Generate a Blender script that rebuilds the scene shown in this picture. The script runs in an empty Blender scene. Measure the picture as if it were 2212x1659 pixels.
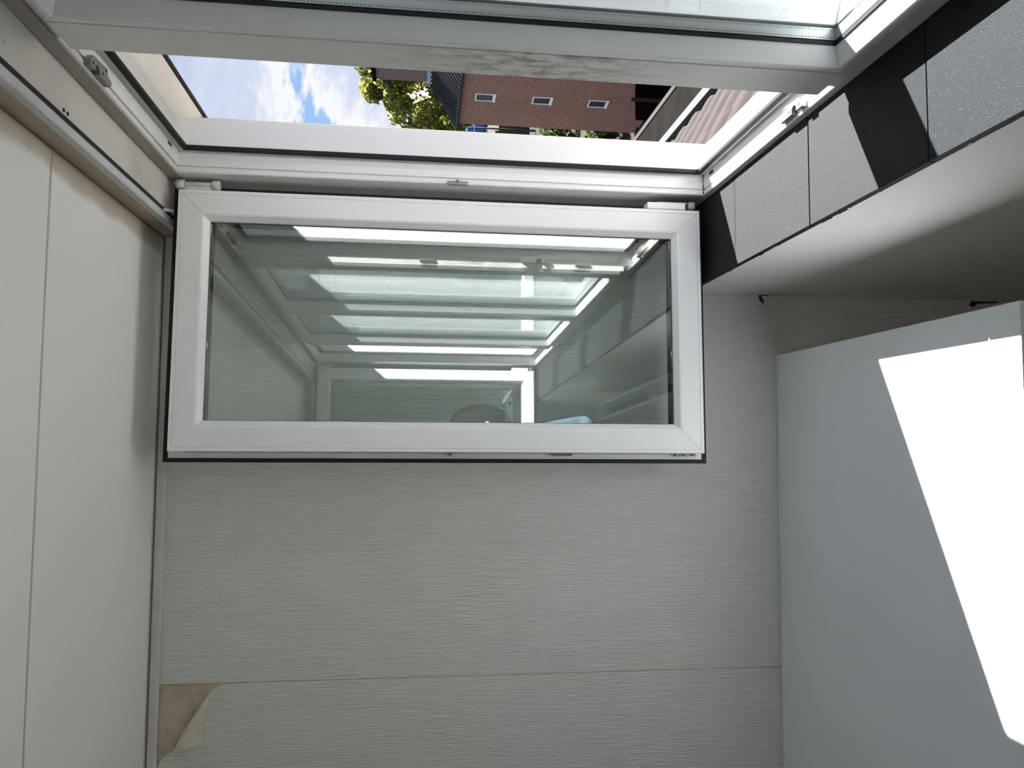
import bpy, bmesh, math, random
from mathutils import Vector, Matrix
random.seed(7)
sc = bpy.context.scene
col = sc.collection
EYE = 1.62                                   # height of the camera above the attic floor

# ------------------------------------------------------------------ camera, sky, sun, exposure
cam_d = bpy.data.cameras.new('camera')
cam = bpy.data.objects.new('camera', cam_d); col.objects.link(cam)
cam_d.sensor_width = 36.0
cam_d.lens = 36.0 * 1720.0 / 2212.0
cam_d.clip_start = 0.01; cam_d.clip_end = 600
Rr = (0.006142518, -0.122029964, -0.992507409)
Rd = (-0.997661787, 0.066812526, -0.014389097)
Rf = (0.068067828, 0.990275100, -0.121334234)
m = Matrix(((Rr[0], -Rd[0], -Rf[0], 0), (Rr[1], -Rd[1], -Rf[1], 0), (Rr[2], -Rd[2], -Rf[2], EYE), (0, 0, 0, 1)))
cam.matrix_world = m
sc.camera = cam
sc.view_settings.view_transform = 'Standard'
sc.view_settings.look = 'None'
sc.view_settings.gamma = 1.0
sc.view_settings.use_curve_mapping = False
sc.view_settings.exposure = 0.58
cy = sc.cycles
cy.max_bounces = 12; cy.diffuse_bounces = 8; cy.glossy_bounces = 6; cy.transmission_bounces = 8
cy.transparent_max_bounces = 40
cy.caustics_reflective = False; cy.caustics_refractive = False
cy.sample_clamp_indirect = 6.0

SUN_TO = Vector((0.199, 0.1035, 0.2318)).normalized()
sun_d = bpy.data.lights.new('sun', 'SUN'); sun_d.energy = 29.0; sun_d.angle = math.radians(0.53)
sun_d.color = (1.0, 0.975, 0.945)
sun = bpy.data.objects.new('sun', sun_d); col.objects.link(sun)
sun.rotation_euler = SUN_TO.to_track_quat('Z', 'Y').to_euler()
sun.location = (4, 2, 6)


class NT:
    def __init__(self, tree):
        self.t = tree; self.n = tree.nodes; self.l = tree.links
    def add(self, kind, **kw):
        nd = self.n.new(kind)
        for k, v in kw.items():
            if k in nd.inputs: nd.inputs[k].default_value = v
            else: setattr(nd, k, v)
        return nd
    def link(self, a, b): self.l.new(a, b)
    def ramp(self, src, stops, interp='LINEAR'):
        r = self.n.new('ShaderNodeValToRGB'); r.color_ramp.interpolation = interp
        e = r.color_ramp.elements
        while len(e) < len(stops): e.new(0.5)
        for i, (p, c) in enumerate(stops):
            e[i].position = p
            e[i].color = (c, c, c, 1) if isinstance(c, (int, float)) else (c[0], c[1], c[2], 1)
        self.l.new(src, r.inputs[0]); return r.outputs[0]
    def mix(self, fac, a, b, mode='MIX'):
        x = self.n.new('ShaderNodeMix'); x.data_type = 'RGBA'; x.blend_type = mode
        for s, v in ((0, fac), (6, a), (7, b)):
            if isinstance(v, (int, float)): x.inputs[s].default_value = v
            elif isinstance(v, tuple): x.inputs[s].default_value = (v[0], v[1], v[2], 1)
            else: self.l.new(v, x.inputs[s])
        return x.outputs[2]
    def math(self, op, a, b=None):
        x = self.n.new('ShaderNodeMath'); x.operation = op
        for i, v in enumerate((a, b)):
            if v is None: continue
            if isinstance(v, (int, float)): x.inputs[i].default_value = v
            else: self.l.new(v, x.inputs[i])
        return x.outputs[0]


W = bpy.data.worlds.new('sky'); sc.world = W; W.use_nodes = True
w = NT(W.node_tree); w.n.clear()
tc = w.add('ShaderNodeTexCoord')
mp = w.add('ShaderNodeMapping'); mp.inputs['Scale'].default_value = (1.0, 1.0, 2.1)
mp.inputs['Location'].default_value = (2.10, 1.70, 0.30)
w.link(tc.outputs['Generated'], mp.inputs['Vector'])
n1 = w.add('ShaderNodeTexNoise', Scale=2.7, Detail=11.0, Roughness=0.60, Distortion=0.30)
w.link(mp.outputs[0], n1.inputs['Vector'])
n2 = w.add('ShaderNodeTexNoise', Scale=9.0, Detail=8.0, Roughness=0.62, Distortion=0.35)
w.link(mp.outputs[0], n2.inputs['Vector'])
sx = w.add('ShaderNodeSeparateXYZ'); w.link(tc.outputs['Generated'], sx.inputs[0])
blue = w.ramp(sx.outputs[2], [(0.0, (0.58, 0.74, 0.95)), (0.18, (0.25, 0.50, 0.90)), (0.6, (0.11, 0.30, 0.72))])
dens = w.math('ADD', n1.outputs[0], w.math('MULTIPLY', w.math('SUBTRACT', n2.outputs[0], 0.5), 0.22))
shade = w.ramp(dens, [(0.40, (0.96, 0.97, 1.0)), (0.445, (0.93, 0.95, 0.99)), (0.49, (0.66, 0.73, 0.90)), (0.64, (0.50, 0.57, 0.78))])
cover = w.ramp(dens, [(0.388, 0.0), (0.418, 1.0)])
skyc = w.mix(cover, blue, shade)
bg = w.add('ShaderNodeBackground'); bg.inputs['Strength'].default_value = 0.67
w.link(skyc, bg.inputs['Color'])
wo = w.add('ShaderNodeOutputWorld'); w.link(bg.outputs[0], wo.inputs[0])


# ------------------------------------------------------------------ materials
def mat_base(name):
    mt = bpy.data.materials.new(name); mt.use_nodes = True
    t = NT(mt.node_tree)
    return mt, t, t.n['Principled BSDF']

def simple(name, c, rough=0.5, metal=0.0, spec=0.5, noise=0.0, nscale=8.0, bump=0.0, bscale=200.0):
    mt, t, p = mat_base(name)
    p.inputs['Roughness'].default_value = rough; p.inputs['Metallic'].default_value = metal
    p.inputs['Specular IOR Level'].default_value = spec
    p.inputs['Base Color'].default_value = (*c, 1)
    tcn = t.add('ShaderNodeTexCoord')
    if noise:
        n = t.add('ShaderNodeTexNoise', Scale=nscale, Detail=6.0, Roughness=0.6); t.link(tcn.outputs['Object'], n.inputs['Vector'])
        f = t.ramp(n.outputs[0], [(0.3, 0.0), (0.7, 1.0)])
        t.link(t.mix(f, tuple(x * (1 - noise) for x in c), c), p.inputs['Base Color'])
    if bump:
        n = t.add('ShaderNodeTexNoise', Scale=bscale, Detail=3.0); t.link(tcn.outputs['Object'], n.inputs['Vector'])
        b = t.add('ShaderNodeBump', Strength=bump, Distance=0.002); t.link(n.outputs[0], b.inputs['Height'])
        t.link(b.outputs[0], p.inputs['Normal'])
    return mt

M = {}
M['pvc'] = simple('white_pvc', (0.82, 0.83, 0.83), 0.32, noise=0.05, nscale=5)
M['pvc_old'] = simple('aged_white_pvc', (0.72, 0.71, 0.67), 0.4, noise=0.10, nscale=9)
M['pvc_shade'] = simple('shaded_white_pvc', (0.40, 0.375, 0.32), 0.5, noise=0.25, nscale=9)  # white plastic with the shade of the room-facing frame head put into its colour
M['scuff'] = simple('grey_scuff', (0.36, 0.355, 0.33), 0.8)
M['gasket'] = simple('black_rubber', (0.008, 0.008, 0.010), 0.55, spec=0.3)
M['spacer'] = simple('spacer_aluminium', (0.42, 0.45, 0.45), 0.35, metal=0.6)
M['zinc'] = simple('zinc_hardware', (0.30, 0.30, 0.28), 0.42, metal=0.55, noise=0.25, nscale=60)
M['alu'] = simple('painted_rail', (0.60, 0.61, 0.60), 0.45, noise=0.18, nscale=14)
M['dark'] = simple('dark_gap', (0.02, 0.018, 0.016), 0.9)
M['desk'] = simple('white_laminate', (0.78, 0.82, 0.86), 0.38, noise=0.03, nscale=3)
M['desk_edge'] = simple('laminate_edge', (0.72, 0.72, 0.72), 0.45)
M['floor'] = simple('grey_floor', (0.13, 0.105, 0.085), 0.6, noise=0.2)
M['paint'] = simple('white_wall_paint', (0.72, 0.72, 0.69), 0.75, noise=0.05, nscale=4, bump=0.12, bscale=90)
M['paint_dim'] = simple('beige_wall_paint', (0.22, 0.20, 0.18), 0.8)
M['trim'] = simple('caulk_trim', (0.64, 0.64, 0.60), 0.6, noise=0.15, nscale=20)
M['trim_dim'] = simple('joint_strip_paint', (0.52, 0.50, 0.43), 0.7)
M['joint'] = simple('ceiling_joint', (0.50, 0.445, 0.355), 0.8, noise=0.2, nscale=12)
M['paper_back'] = simple('paper_back', (0.72, 0.68, 0.54), 0.8, noise=0.22, nscale=14)
M['skin'] = simple('skin', (0.52, 0.33, 0.25), 0.5)
M['hair'] = simple('dark_hair', (0.012, 0.010, 0.009), 0.9, spec=0.05, bump=0.6, bscale=60)
M['denim'] = simple('dark_trousers', (0.03, 0.04, 0.07), 0.8)
M['shirt'] = simple('light_blue_shirt', (0.11, 0.165, 0.225), 0.9, spec=0.1, noise=0.12, nscale=18, bump=0.4, bscale=25)
M['eye'] = simple('eye_white', (0.8, 0.8, 0.78), 0.3)
M['shoe'] = simple('black_shoe', (0.02, 0.02, 0.02), 0.5)


def mat_cream():
    mt, t, p = mat_base('cream_board')
    tcn = t.add('ShaderNodeTexCoord')
    n = t.add('ShaderNodeTexNoise', Scale=4.0, Detail=8.0, Roughness=0.65); t.link(tcn.outputs['Object'], n.inputs['Vector'])
    c = t.ramp(n.outputs[0], [(0.28, (0.40, 0.37, 0.31)), (0.46, (0.55, 0.53, 0.475)), (0.7, (0.62, 0.605, 0.56))])
    s = t.add('ShaderNodeTexNoise', Scale=55.0, Detail=2.0); t.link(tcn.outputs['Object'], s.inputs['Vector'])
    f = t.ramp(s.outputs[0], [(0.72, 0.0), (0.76, 0.6)])
    t.link(t.mix(f, c, (0.20, 0.16, 0.12)), p.inputs['Base Color'])
    p.inputs['Roughness'].default_value = 0.55
    return mt
M['cream'] = mat_cream()

def mat_ceiling():
    mt, t, p = mat_base('ceiling_paint')
    g = t.add('ShaderNodeNewGeometry'); s = t.add('ShaderNodeSeparateXYZ'); t.link(g.outputs['Position'], s.inputs[0])
    n = t.add('ShaderNodeTexNoise', Scale=7.0, Detail=5.0); t.link(g.outputs['Position'], n.inputs['Vector'])
    n2 = t.add('ShaderNodeTexNoise', Scale=1.4, Detail=3.0); t.link(g.outputs['Position'], n2.inputs['Vector'])
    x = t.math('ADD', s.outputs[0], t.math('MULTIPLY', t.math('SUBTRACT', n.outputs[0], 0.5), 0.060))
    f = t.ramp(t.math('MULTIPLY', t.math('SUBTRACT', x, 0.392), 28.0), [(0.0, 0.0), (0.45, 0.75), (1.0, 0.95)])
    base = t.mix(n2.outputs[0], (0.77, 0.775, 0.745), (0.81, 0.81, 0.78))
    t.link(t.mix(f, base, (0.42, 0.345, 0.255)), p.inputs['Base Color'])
    b1 = t.add('ShaderNodeTexNoise', Scale=120.0, Detail=3.0); t.link(g.outputs['Position'], b1.inputs['Vector'])
    b = t.add('ShaderNodeBump', Strength=0.10, Distance=0.001); t.link(b1.outputs[0], b.inputs['Height']); t.link(b.outputs[0], p.inputs['Normal'])
    p.inputs['Roughness'].default_value = 0.7
    return mt
M['ceiling'] = mat_ceiling()

def mat_wallpaper():
    mt, t, p = mat_base('embossed_wallpaper')
    g = t.add('ShaderNodeNewGeometry')
    def stretched(sx_, sz_, det):
        mpn = t.add('ShaderNodeMapping'); mpn.inputs['Scale'].default_value = (sx_, 1.0, sz_)
        t.link(g.outputs['Position'], mpn.inputs['Vector'])
        n = t.add('ShaderNodeTexNoise', Scale=1.0, Detail=det, Roughness=0.55); t.link(mpn.outputs[0], n.inputs['Vector'])
        return n.outputs[0]
    fine = stretched(430.0, 13.0, 3.0)
    dabs = stretched(130.0, 32.0, 2.0)
    big = t.add('ShaderNodeTexNoise', Scale=5.0, Detail=3.0); t.link(g.outputs['Position'], big.inputs['Vector'])
    patch = t.ramp(big.outputs[0], [(0.42, 0.0), (0.62, 1.0)])
    d2 = t.ramp(dabs, [(0.45, 0.0), (0.62, 1.0)])
    h = t.math('ADD', t.math('MULTIPLY', fine, 1.5), t.math('MULTIPLY', d2, t.math('ADD', t.math('MULTIPLY', patch, 0.38), 0.06)))
    b = t.add('ShaderNodeBump', Strength=0.85, Distance=0.0022); t.link(h, b.inputs['Height']); t.link(b.outputs[0], p.inputs['Normal'])
    spots = t.add('ShaderNodeTexNoise', Scale=38.0, Detail=4.0, Roughness=0.7); t.link(g.outputs['Position'], spots.inputs['Vector'])
    sf = t.ramp(spots.outputs[0], [(0.69, 0.0), (0.74, 0.5)])
    c = t.mix(fine, (0.56, 0.56, 0.525), (0.76, 0.76, 0.73))
    t.link(t.mix(sf, c, (0.32, 0.31, 0.28)), p.inputs['Base Color'])
    p.inputs['Roughness'].default_value = 0.6
    return mt
M['paper'] = mat_wallpaper()

def mat_board():
    mt, t, p = mat_base('bare_wallboard')
    g = t.add('ShaderNodeNewGeometry')
    n = t.add('ShaderNodeTexNoise', Scale=22.0, Detail=7.0, Roughness=0.6, Distortion=0.6); t.link(g.outputs['Position'], n.inputs['Vector'])
    t.link(t.ramp(n.outputs[0], [(0.3, (0.38, 0.31, 0.225)), (0.55, (0.52, 0.44, 0.335)), (0.75, (0.57, 0.50, 0.39))]), p.inputs['Base Color'])
    p.inputs['Roughness'].default_value = 0.85
    return mt
M['board'] = mat_board()

def mat_granite():
    mt, t, p = mat_base('dark_granite')
    g = t.add('ShaderNodeNewGeometry')
    v = t.add('ShaderNodeTexNoise', Scale=820.0, Detail=2.0, Roughness=0.6); t.link(g.outputs['Position'], v.inputs['Vector'])
    v2 = t.add('ShaderNodeTexNoise', Scale=170.0, Detail=3.0, Roughness=0.6); t.link(g.outputs['Position'], v2.inputs['Vector'])
    f = t.ramp(v.outputs[0], [(0.46, 0.0), (0.66, 1.0)])
    c = t.mix(f, (0.011, 0.012, 0.015), (0.031, 0.030, 0.031))
    f2 = t.ramp(v2.outputs[0], [(0.35, 0.0), (0.65, 1.0)])
    v3 = t.add('ShaderNodeTexNoise', Scale=520.0, Detail=1.0); t.link(g.outputs['Position'], v3.inputs['Vector'])
    f3 = t.ramp(v3.outputs[0], [(0.70, 0.0), (0.76, 1.0)])
    t.link(t.mix(f3, t.mix(f2, c, (0.018, 0.018, 0.0195)), (0.10, 0.10, 0.10)), p.inputs['Base Color'])
    p.inputs['Roughness'].default_value = 0.62; p.inputs['Specular IOR Level'].default_value = 0.12
    b = t.add('ShaderNodeBump', Strength=0.7, Distance=0.0011); t.link(v.outputs[0], b.inputs['Height']); t.link(b.outputs[0], p.inputs['Normal'])
    return mt
M['granite'] = mat_granite()

def mat_glass(name, tint, f0):
    mt = bpy.data.materials.new(name); mt.use_nodes = True
    t = NT(mt.node_tree); t.n.clear()
    g = t.add('ShaderNodeNewGeometry')
    d = t.add('ShaderNodeVectorMath', operation='DOT_PRODUCT')
    t.link(g.outputs['Normal'], d.inputs[0]); t.link(g.outputs['Incoming'], d.inputs[1])
    k = t.math('POWER', t.math('SUBTRACT', 1.0, t.math('ABSOLUTE', d.outputs['Value'])), 5.0)
    fr = t.math('ADD', t.math('MULTIPLY', k, 1.0 - f0), f0)
    tr = t.add('ShaderNodeBsdfTransparent'); tr.inputs[0].default_value = (*tint, 1)
    gl = t.add('ShaderNodeBsdfGlossy'); gl.inputs['Roughness'].default_value = 0.0; gl.inputs['Color'].default_value = (1, 1, 1, 1)
    mx = t.add('ShaderNodeMixShader'); t.link(fr, mx.inputs[0]); t.link(tr.outputs[0], mx.inputs[1]); t.link(gl.outputs[0], mx.inputs[2])
    o = t.add('ShaderNodeOutputMaterial'); t.link(mx.outputs[0], o.inputs[0])
    return mt
M['glass'] = mat_glass('pane_glass', (0.965, 0.985, 0.990), 0.055)
M['glass_coat'] = mat_glass('coated_pane_glass', (0.955, 0.985, 0.962), 0.125)
M['glass_far'] = simple('dark_far_glass', (0.010, 0.013, 0.013), 0.15, spec=0.25)

def mat_mullion():
    mt, t, p = mat_base('stained_white_pvc')
    g = t.add('ShaderNodeNewGeometry'); s = t.add('ShaderNodeSeparateXYZ'); t.link(g.outputs['Position'], s.inputs[0])
    mpn = t.add('ShaderNodeMapping'); mpn.inputs['Scale'].default_value = (60, 60, 22); t.link(g.outputs['Position'], mpn.inputs['Vector'])
    n = t.add('ShaderNodeTexNoise', Scale=1.0, Detail=7.0, Roughness=0.7); t.link(mpn.outputs[0], n.inputs['Vector'])
    zz = t.math('SUBTRACT', 1.0, t.math('MULTIPLY', t.math('ABSOLUTE', t.math('SUBTRACT', s.outputs[2], 1.46)), 4.2))
    f = t.math('MULTIPLY', t.ramp(n.outputs[0], [(0.44, 0.0), (0.60, 0.9)]), t.math('MAXIMUM', zz, 0.0))
    t.link(t.mix(f, (0.78, 0.78, 0.76), (0.28, 0.24, 0.18)), p.inputs['Base Color'])
    p.inputs['Roughness'].default_value = 0.4
    return mt
M['pvc_stain'] = mat_mullion()

def mat_brick(name, c1, c2, mortar, sxx, plane, wave=True):
    mt, t, p = mat_base(name)
    tcn = t.add('ShaderNodeTexCoord'); s = t.add('ShaderNodeSeparateXYZ'); t.link(tcn.outputs['Object'], s.inputs[0])
    cb = t.add('ShaderNodeCombineXYZ'); t.link(s.outputs[plane], cb.inputs[0]); t.link(s.outputs[2], cb.inputs[1])
    b = t.add('ShaderNodeTexBrick', Scale=1.0); t.link(cb.outputs[0], b.inputs['Vector'])
    b.inputs['Brick Width'].default_value = 0.22 * sxx; b.inputs['Row Height'].default_value = 0.0675 * sxx
    b.inputs['Mortar Size'].default_value = 0.010 * sxx
    b.inputs['Color1'].default_value = (*c1, 1); b.inputs['Color2'].default_value = (*c2, 1); b.inputs['Mortar'].default_value = (*mortar, 1)
    n = t.add('ShaderNodeTexNoise', Scale=0.9, Detail=5.0); t.link(tcn.outputs['Object'], n.inputs['Vector'])
    t.link(t.mix(t.ramp(n.outputs[0], [(0.35, 0.0), (0.7, 0.35)]), b.outputs['Color'], (0.16, 0.085, 0.06)), p.inputs['Base Color'])
    bm_ = t.add('ShaderNodeBump', Strength=0.6, Distance=0.01, invert=True); t.link(b.outputs['Fac'], bm_.inputs['Height']); t.link(bm_.outputs[0], p.inputs['Normal'])
    p.inputs['Roughness'].default_value = 0.85
    return mt
M['brick'] = mat_brick('red_brown_brick', (0.275, 0.108, 0.064), (0.19, 0.072, 0.044), (0.38, 0.285, 0.225), 1.02, 1)
M['brick_dark'] = mat_brick('chimney_brick', (0.13, 0.075, 0.065), (0.075, 0.045, 0.042), (0.24, 0.20, 0.18), 1.0, 1)
M['brick_far'] = mat_brick('far_brick', (0.35, 0.22, 0.18), (0.26, 0.16, 0.13), (0.42, 0.36, 0.32), 1.0, 0)
M['tile_dark'] = simple('black_roof_tile', (0.035, 0.037, 0.040), 0.55, noise=0.3, nscale=2)
M['tile_pink'] = simple('weathered_pink_tile', (0.036, 0.029, 0.028), 0.85, spec=0.12, noise=0.28, nscale=9, bump=0.3, bscale=60)
M['lead'] = simple('lead_flashing', (0.30, 0.36, 0.42), 0.5, noise=0.3, nscale=4)
M['white_ext'] = simple('white_exterior_paint', (0.80, 0.81, 0.82), 0.5, noise=0.06, nscale=3)
M['gutter'] = simple('weathered_pale_gutter', (0.066, 0.069, 0.073), 0.8, spec=0.2, noise=0.10, nscale=3)
M['beige_ext'] = simple('beige_soffit', (0.66, 0.64, 0.595), 0.6, noise=0.10, nscale=7)
M['edge_dark'] = simple('dark_roof_edge', (0.03, 0.027, 0.027), 0.8, spec=0.1)
M['moss'] = simple('mossy_bitumen', (0.0085, 0.007, 0.0058), 0.95, spec=0.03, noise=0.6, nscale=3.0, bump=0.8, bscale=18)
M['timber'] = simple('dark_timber', (0.013, 0.006, 0.005), 0.9, spec=0.0, noise=0.5, nscale=6)
M['grey_wall'] = simple('grey_blocks', (0.045, 0.044, 0.043), 0.85, spec=0.1, noise=0.2)
M['ground'] = simple('paving', (0.032, 0.030, 0.027), 0.95, spec=0.1, noise=0.35, nscale=0.6)
M['grass'] = simple('lawn', (0.035, 0.050, 0.012), 0.9, spec=0.1, noise=0.4, nscale=1.5)
M['blue'] = simple('blue_van_paint', (0.015, 0.10, 0.45), 0.3)
M['olive'] = simple('olive_paint', (0.05, 0.058, 0.010), 0.7, spec=0.2)
M['pink'] = simple('pink_render', (0.10, 0.075, 0.072), 0.9, spec=0.1)
M['bark'] = simple('bark', (0.10, 0.075, 0.055), 0.9, noise=0.4, nscale=5)

def mat_leaf(name, stops):
    mt, t, p = mat_base(name)
    g = t.add('ShaderNodeNewGeometry')
    n = t.add('ShaderNodeTexNoise', Scale=1.1, Detail=4.0); t.link(g.outputs['Position'], n.inputs['Vector'])
    f = t.math('ADD', t.math('MULTIPLY', n.outputs[0], 0.7), t.math('MULTIPLY', g.outputs['Random Per Island'], 0.3))
    c = t.ramp(f, stops); t.link(c, p.inputs['Base Color']); p.inputs['Roughness'].default_value = 0.6
    tl = t.add('ShaderNodeBsdfTranslucent'); t.link(c, tl.inputs[0])
    mx = t.add('ShaderNodeMixShader'); mx.inputs[0].default_value = 0.4
    t.link(p.outputs[0], mx.inputs[1]); t.link(tl.outputs[0], mx.inputs[2])
    t.link(mx.outputs[0], t.n['Material Output'].inputs[0])
    return mt
M['leaf'] = mat_leaf('yellow_green_leaves', [(0.28, (0.020, 0.036, 0.006)), (0.44, (0.115, 0.145, 0.020)), (0.60, (0.30, 0.285, 0.06))])
M['leaf_dark'] = mat_leaf('dark_leaves', [(0.3, (0.008, 0.02, 0.008)), (0.6, (0.03, 0.055, 0.02))])
M['leaf_mid'] = mat_leaf('bush_leaves', [(0.3, (0.012, 0.03, 0.006)), (0.65, (0.06, 0.085, 0.018))])


# ------------------------------------------------------------------ mesh helpers (coordinates relative to the eye: x right, y ahead, z up)
class MB:
    def __init__(self): self.v = []; self.f = []; self.smooth = set()
    def poly(self, pts):
        i = len(self.v); self.v += [tuple(p) for p in pts]; self.f.append(tuple(range(i, i + len(pts))))
    def box(self, x0, x1, y0, y1, z0, z1):
        i = len(self.v)
        self.v += [(x, y, z) for x in (x0, x1) for y in (y0, y1) for z in (z0, z1)]
        for q in ((0, 1, 3, 2), (4, 6, 7, 5), (0, 4, 5, 1), (2, 3, 7, 6), (0, 2, 6, 4), (1, 5, 7, 3)):
            self.f.append(tuple(i + k for k in q))
        return self
    def hexa(self, a, b):                       # two matching loops joined into a closed solid
        n = len(a); i = len(self.v); self.v += [tuple(p) for p in a] + [tuple(p) for p in b]
        self.f.append(tuple(i + k for k in range(n))[::-1]); self.f.append(tuple(i + n + k for k in range(n)))
        for k in range(n):
            j = (k + 1) % n; self.f.append((i + k, i + j, i + n + j, i + n + k))
        return self
    def tube(self, pts, rad, seg=10, cap=True):
        pts = [Vector(p) for p in pts]; base = len(self.v); n = len(pts)
        rads = rad if isinstance(rad, (list, tuple)) else [rad] * n
        up = Vector((0.13, 0.31, 0.94))
        for k, p in enumerate(pts):
            d = (pts[min(k + 1, n - 1)] - pts[max(k - 1, 0)]).normalized()
            u = d.cross(up)
            if u.length < 1e-3: u = d.cross(Vector((1, 0, 0)))
            u.normalize(); v = d.cross(u)
            for s in range(seg):
                a = 2 * math.pi * s / seg
                self.v.append(tuple(p + (u * math.cos(a) + v * math.sin(a)) * rads[k]))
        for k in range(n - 1):
            for s in range(seg):
                self.smooth.add(len(self.f))
                self.f.append((base + k * seg + s, base + k * seg + (s + 1) % seg, base + (k + 1) * seg + (s + 1) % seg, base + (k + 1) * seg + s))
        if cap:
            self.f.append(tuple(base + s for s in range(seg))[::-1]); self.f.append(tuple(base + (n - 1) * seg + s for s in range(seg)))
        return self

origin = {}                                     # eye-relative origin of each top-level thing
def _mesh(name, mb, mat, off):
    me = bpy.data.meshes.new(name)
    me.from_pydata([(x - off[0], y - off[1], z - off[2]) for x, y, z in mb.v], [], mb.f)
    bm = bmesh.new(); bm.from_mesh(me); bmesh.ops.recalc_face_normals(bm, faces=bm.faces)
    bm.to_mesh(me); bm.free()
    if mb.smooth:
        for k, p in enumerate(me.polygons): p.use_smooth = k in mb.smooth
    me.materials.append(mat); return me

def tag(o, label=None, cat=None, group=None, kind=None):
    if label: o['label'] = label
    if cat: o['category'] = cat
    if group: o['group'] = group
    if kind: o['kind'] = kind
    return o

def thing(name, loc, label=None, cat=None, group=None, kind=None):
    o = bpy.data.objects.new(name, None); col.objects.link(o); o.empty_display_size = 0.05
    o.location = (loc[0], loc[1], loc[2] + EYE); origin[o] = Vector(loc)
    return tag(o, label, cat, group, kind)

def part(name, mb, mat, parent, label=None, kind=None, bevel=0.0):
    off = origin[parent]
    o = bpy.data.objects.new(name, _mesh(name, mb, mat, off)); col.objects.link(o)
    o.parent = parent; origin[o] = Vector(off)
    if bevel: bev(o, bevel)
    return tag(o, label, None, None, kind)

def single(name, mb, mat, label=None, cat=None, group=None, kind=None, bevel=0.0):
    xs = [p[0] for p in mb.v]; ys = [p[1] for p in mb.v]; zs = [p[2] for p in mb.v]
    off = Vector(((min(xs) + max(xs)) / 2, (min(ys) + max(ys)) / 2, min(zs)))
    o = bpy.data.objects.new(name, _mesh(name, mb, mat, off)); col.objects.link(o)
    o.location = (off[0], off[1], off[2] + EYE); origin[o] = off
    if bevel: bev(o, bevel)
    return tag(o, label, cat, group, kind)

def bev(o, wdt, seg=2):
    b = o.modifiers.new('bevel', 'BEVEL'); b.width = wdt; b.segments = seg; b.limit_method = 'ANGLE'; b.angle_limit = math.radians(40)

GAP = 0.00028
def ring(rect, prof, fmap):
    """four mitred rails round rect=(a0,a1,b0,b1); prof=[(u,d)], u inward (or one u per side: bottom, right, top, left)"""
    a0, a1, b0, b1 = rect; out = []
    g = lambda u, k: u[k] if isinstance(u, tuple) else u
    P = lambda u: [(a0 + g(u, 3), b0 + g(u, 0)), (a1 - g(u, 1), b0 + g(u, 0)), (a1 - g(u, 1), b1 - g(u, 2)), (a0 + g(u, 3), b1 - g(u, 2))]
    for k in range(4):
        A = []; B = []
        for u, d in prof:
            c = P(u); p, q = c[k], c[(k + 1) % 4]
            e0 = ((GAP, 0), (0, GAP), (-GAP, 0), (0, -GAP))[k]
            A.append(fmap(p[0] + e0[0], p[1] + e0[1], d)); B.append(fmap(q[0] - e0[0], q[1] - e0[1], d))
        mb = MB(); mb.hexa(A, B); out.append(mb)
    return out

def join(mbs):
    r = MB()
    for b in mbs:
        i = len(r.v); r.v += b.v
        for k, f in enumerate(b.f):
            if k in b.smooth: r.smooth.add(len(r.f))
            r.f.append(tuple(i + j for j in f))
    return r

def disc(mb, c, nrm, r, h, seg=12):
    c = Vector(c); nrm = Vector(nrm).normalized(); return mb.tube([c, c + nrm * h], r, seg)

# ------------------------------------------------------------------ room shell
YF, YB = 1.83, -0.925                # end walls
XW = 0.352                           # wall under the windows
ZC, ZS, ZF = 0.5545, -0.6365, -EYE   # ceiling, sill top, floor
XL = -4.2
XFR = 0.534                          # room face of the window frame

fl = single('floor', MB().box(XL - .1, XW + .1, YB - .1, YF + .1, ZF - .12, ZF), M['floor'], kind='structure')
ce = single('ceiling', MB().box(XL - .1, 0.70, YB - .1, YF + .1, ZC + .010, ZC + .14), M['board'], kind='structure')
ys = [YB, -0.535, 0.065, 0.665, 1.266, 1.806]
for a, b in ((1.2695, 1.806), (0.066, 1.2625), (YB + .012, 0.060)):
    part('ceiling_panel', MB().box(XL, 0.437, a, b, ZC, ZC + .012), M['ceiling'], ce, bevel=0.002)
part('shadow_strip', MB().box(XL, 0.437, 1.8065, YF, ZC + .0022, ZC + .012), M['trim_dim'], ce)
part('joint_filler', MB().box(XL, 0.437, 1.2626, 1.2694, ZC + .0016, ZC + .012), M['joint'], ce)

wl = single('wall_left', MB().box(XL - .1, XL, YB - .1, YF + .1, ZF, ZC + .02), M['paint_dim'], kind='structure')
wr = MB().box(XW, XW + .17, YB, YF, ZF, ZS - .0155)
wr = single('wall_right', wr, M['paint'], kind='structure')
# outer part of the front that carries the frame
part('outer_board', MB().box(XW + .172, 0.652, YB - .1, YF + .1, ZF, -0.665), M['white_ext'], wr)

wf = single('wall_front', MB().box(XL, 0.72, YF, YF + .12, ZF, ZC + .02), M['board'], kind='structure')
def slab_xz(pts, y, th):
    mb = MB(); mb.hexa([(x, y, z) for x, z in pts], [(x, y - th, z) for x, z in pts]); return mb
part('wallpaper_strip', slab_xz([(-0.5335, ZF), (XW, ZF), (XW, ZS), (XFR + .002, ZS), (XFR + .002, 0.5365), (-0.5315, 0.5365)], YF - .0002, .0012), M['paper'], wf)
torn = [(-1.08, ZF), (-0.5355, ZF), (-0.5350, 0.36), (-0.5365, 0.4005), (-0.5440, 0.4195), (-0.5545, 0.4300), (-0.5640, 0.4345), (-0.5950, 0.4365),
        (-0.6370, 0.4395), (-0.6560, 0.4420), (-0.6640, 0.4560), (-0.6695, 0.4850), (-0.6705, 0.5020), (-0.6800, 0.5150), (-0.6860, 0.5240), (-0.6990, 0.5310), (-0.7066, 0.5365), (-1.08, 0.5365)]
part('wallpaper_strip', slab_xz(torn, YF - .0002, .0012), M['paper'], wf)
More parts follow.
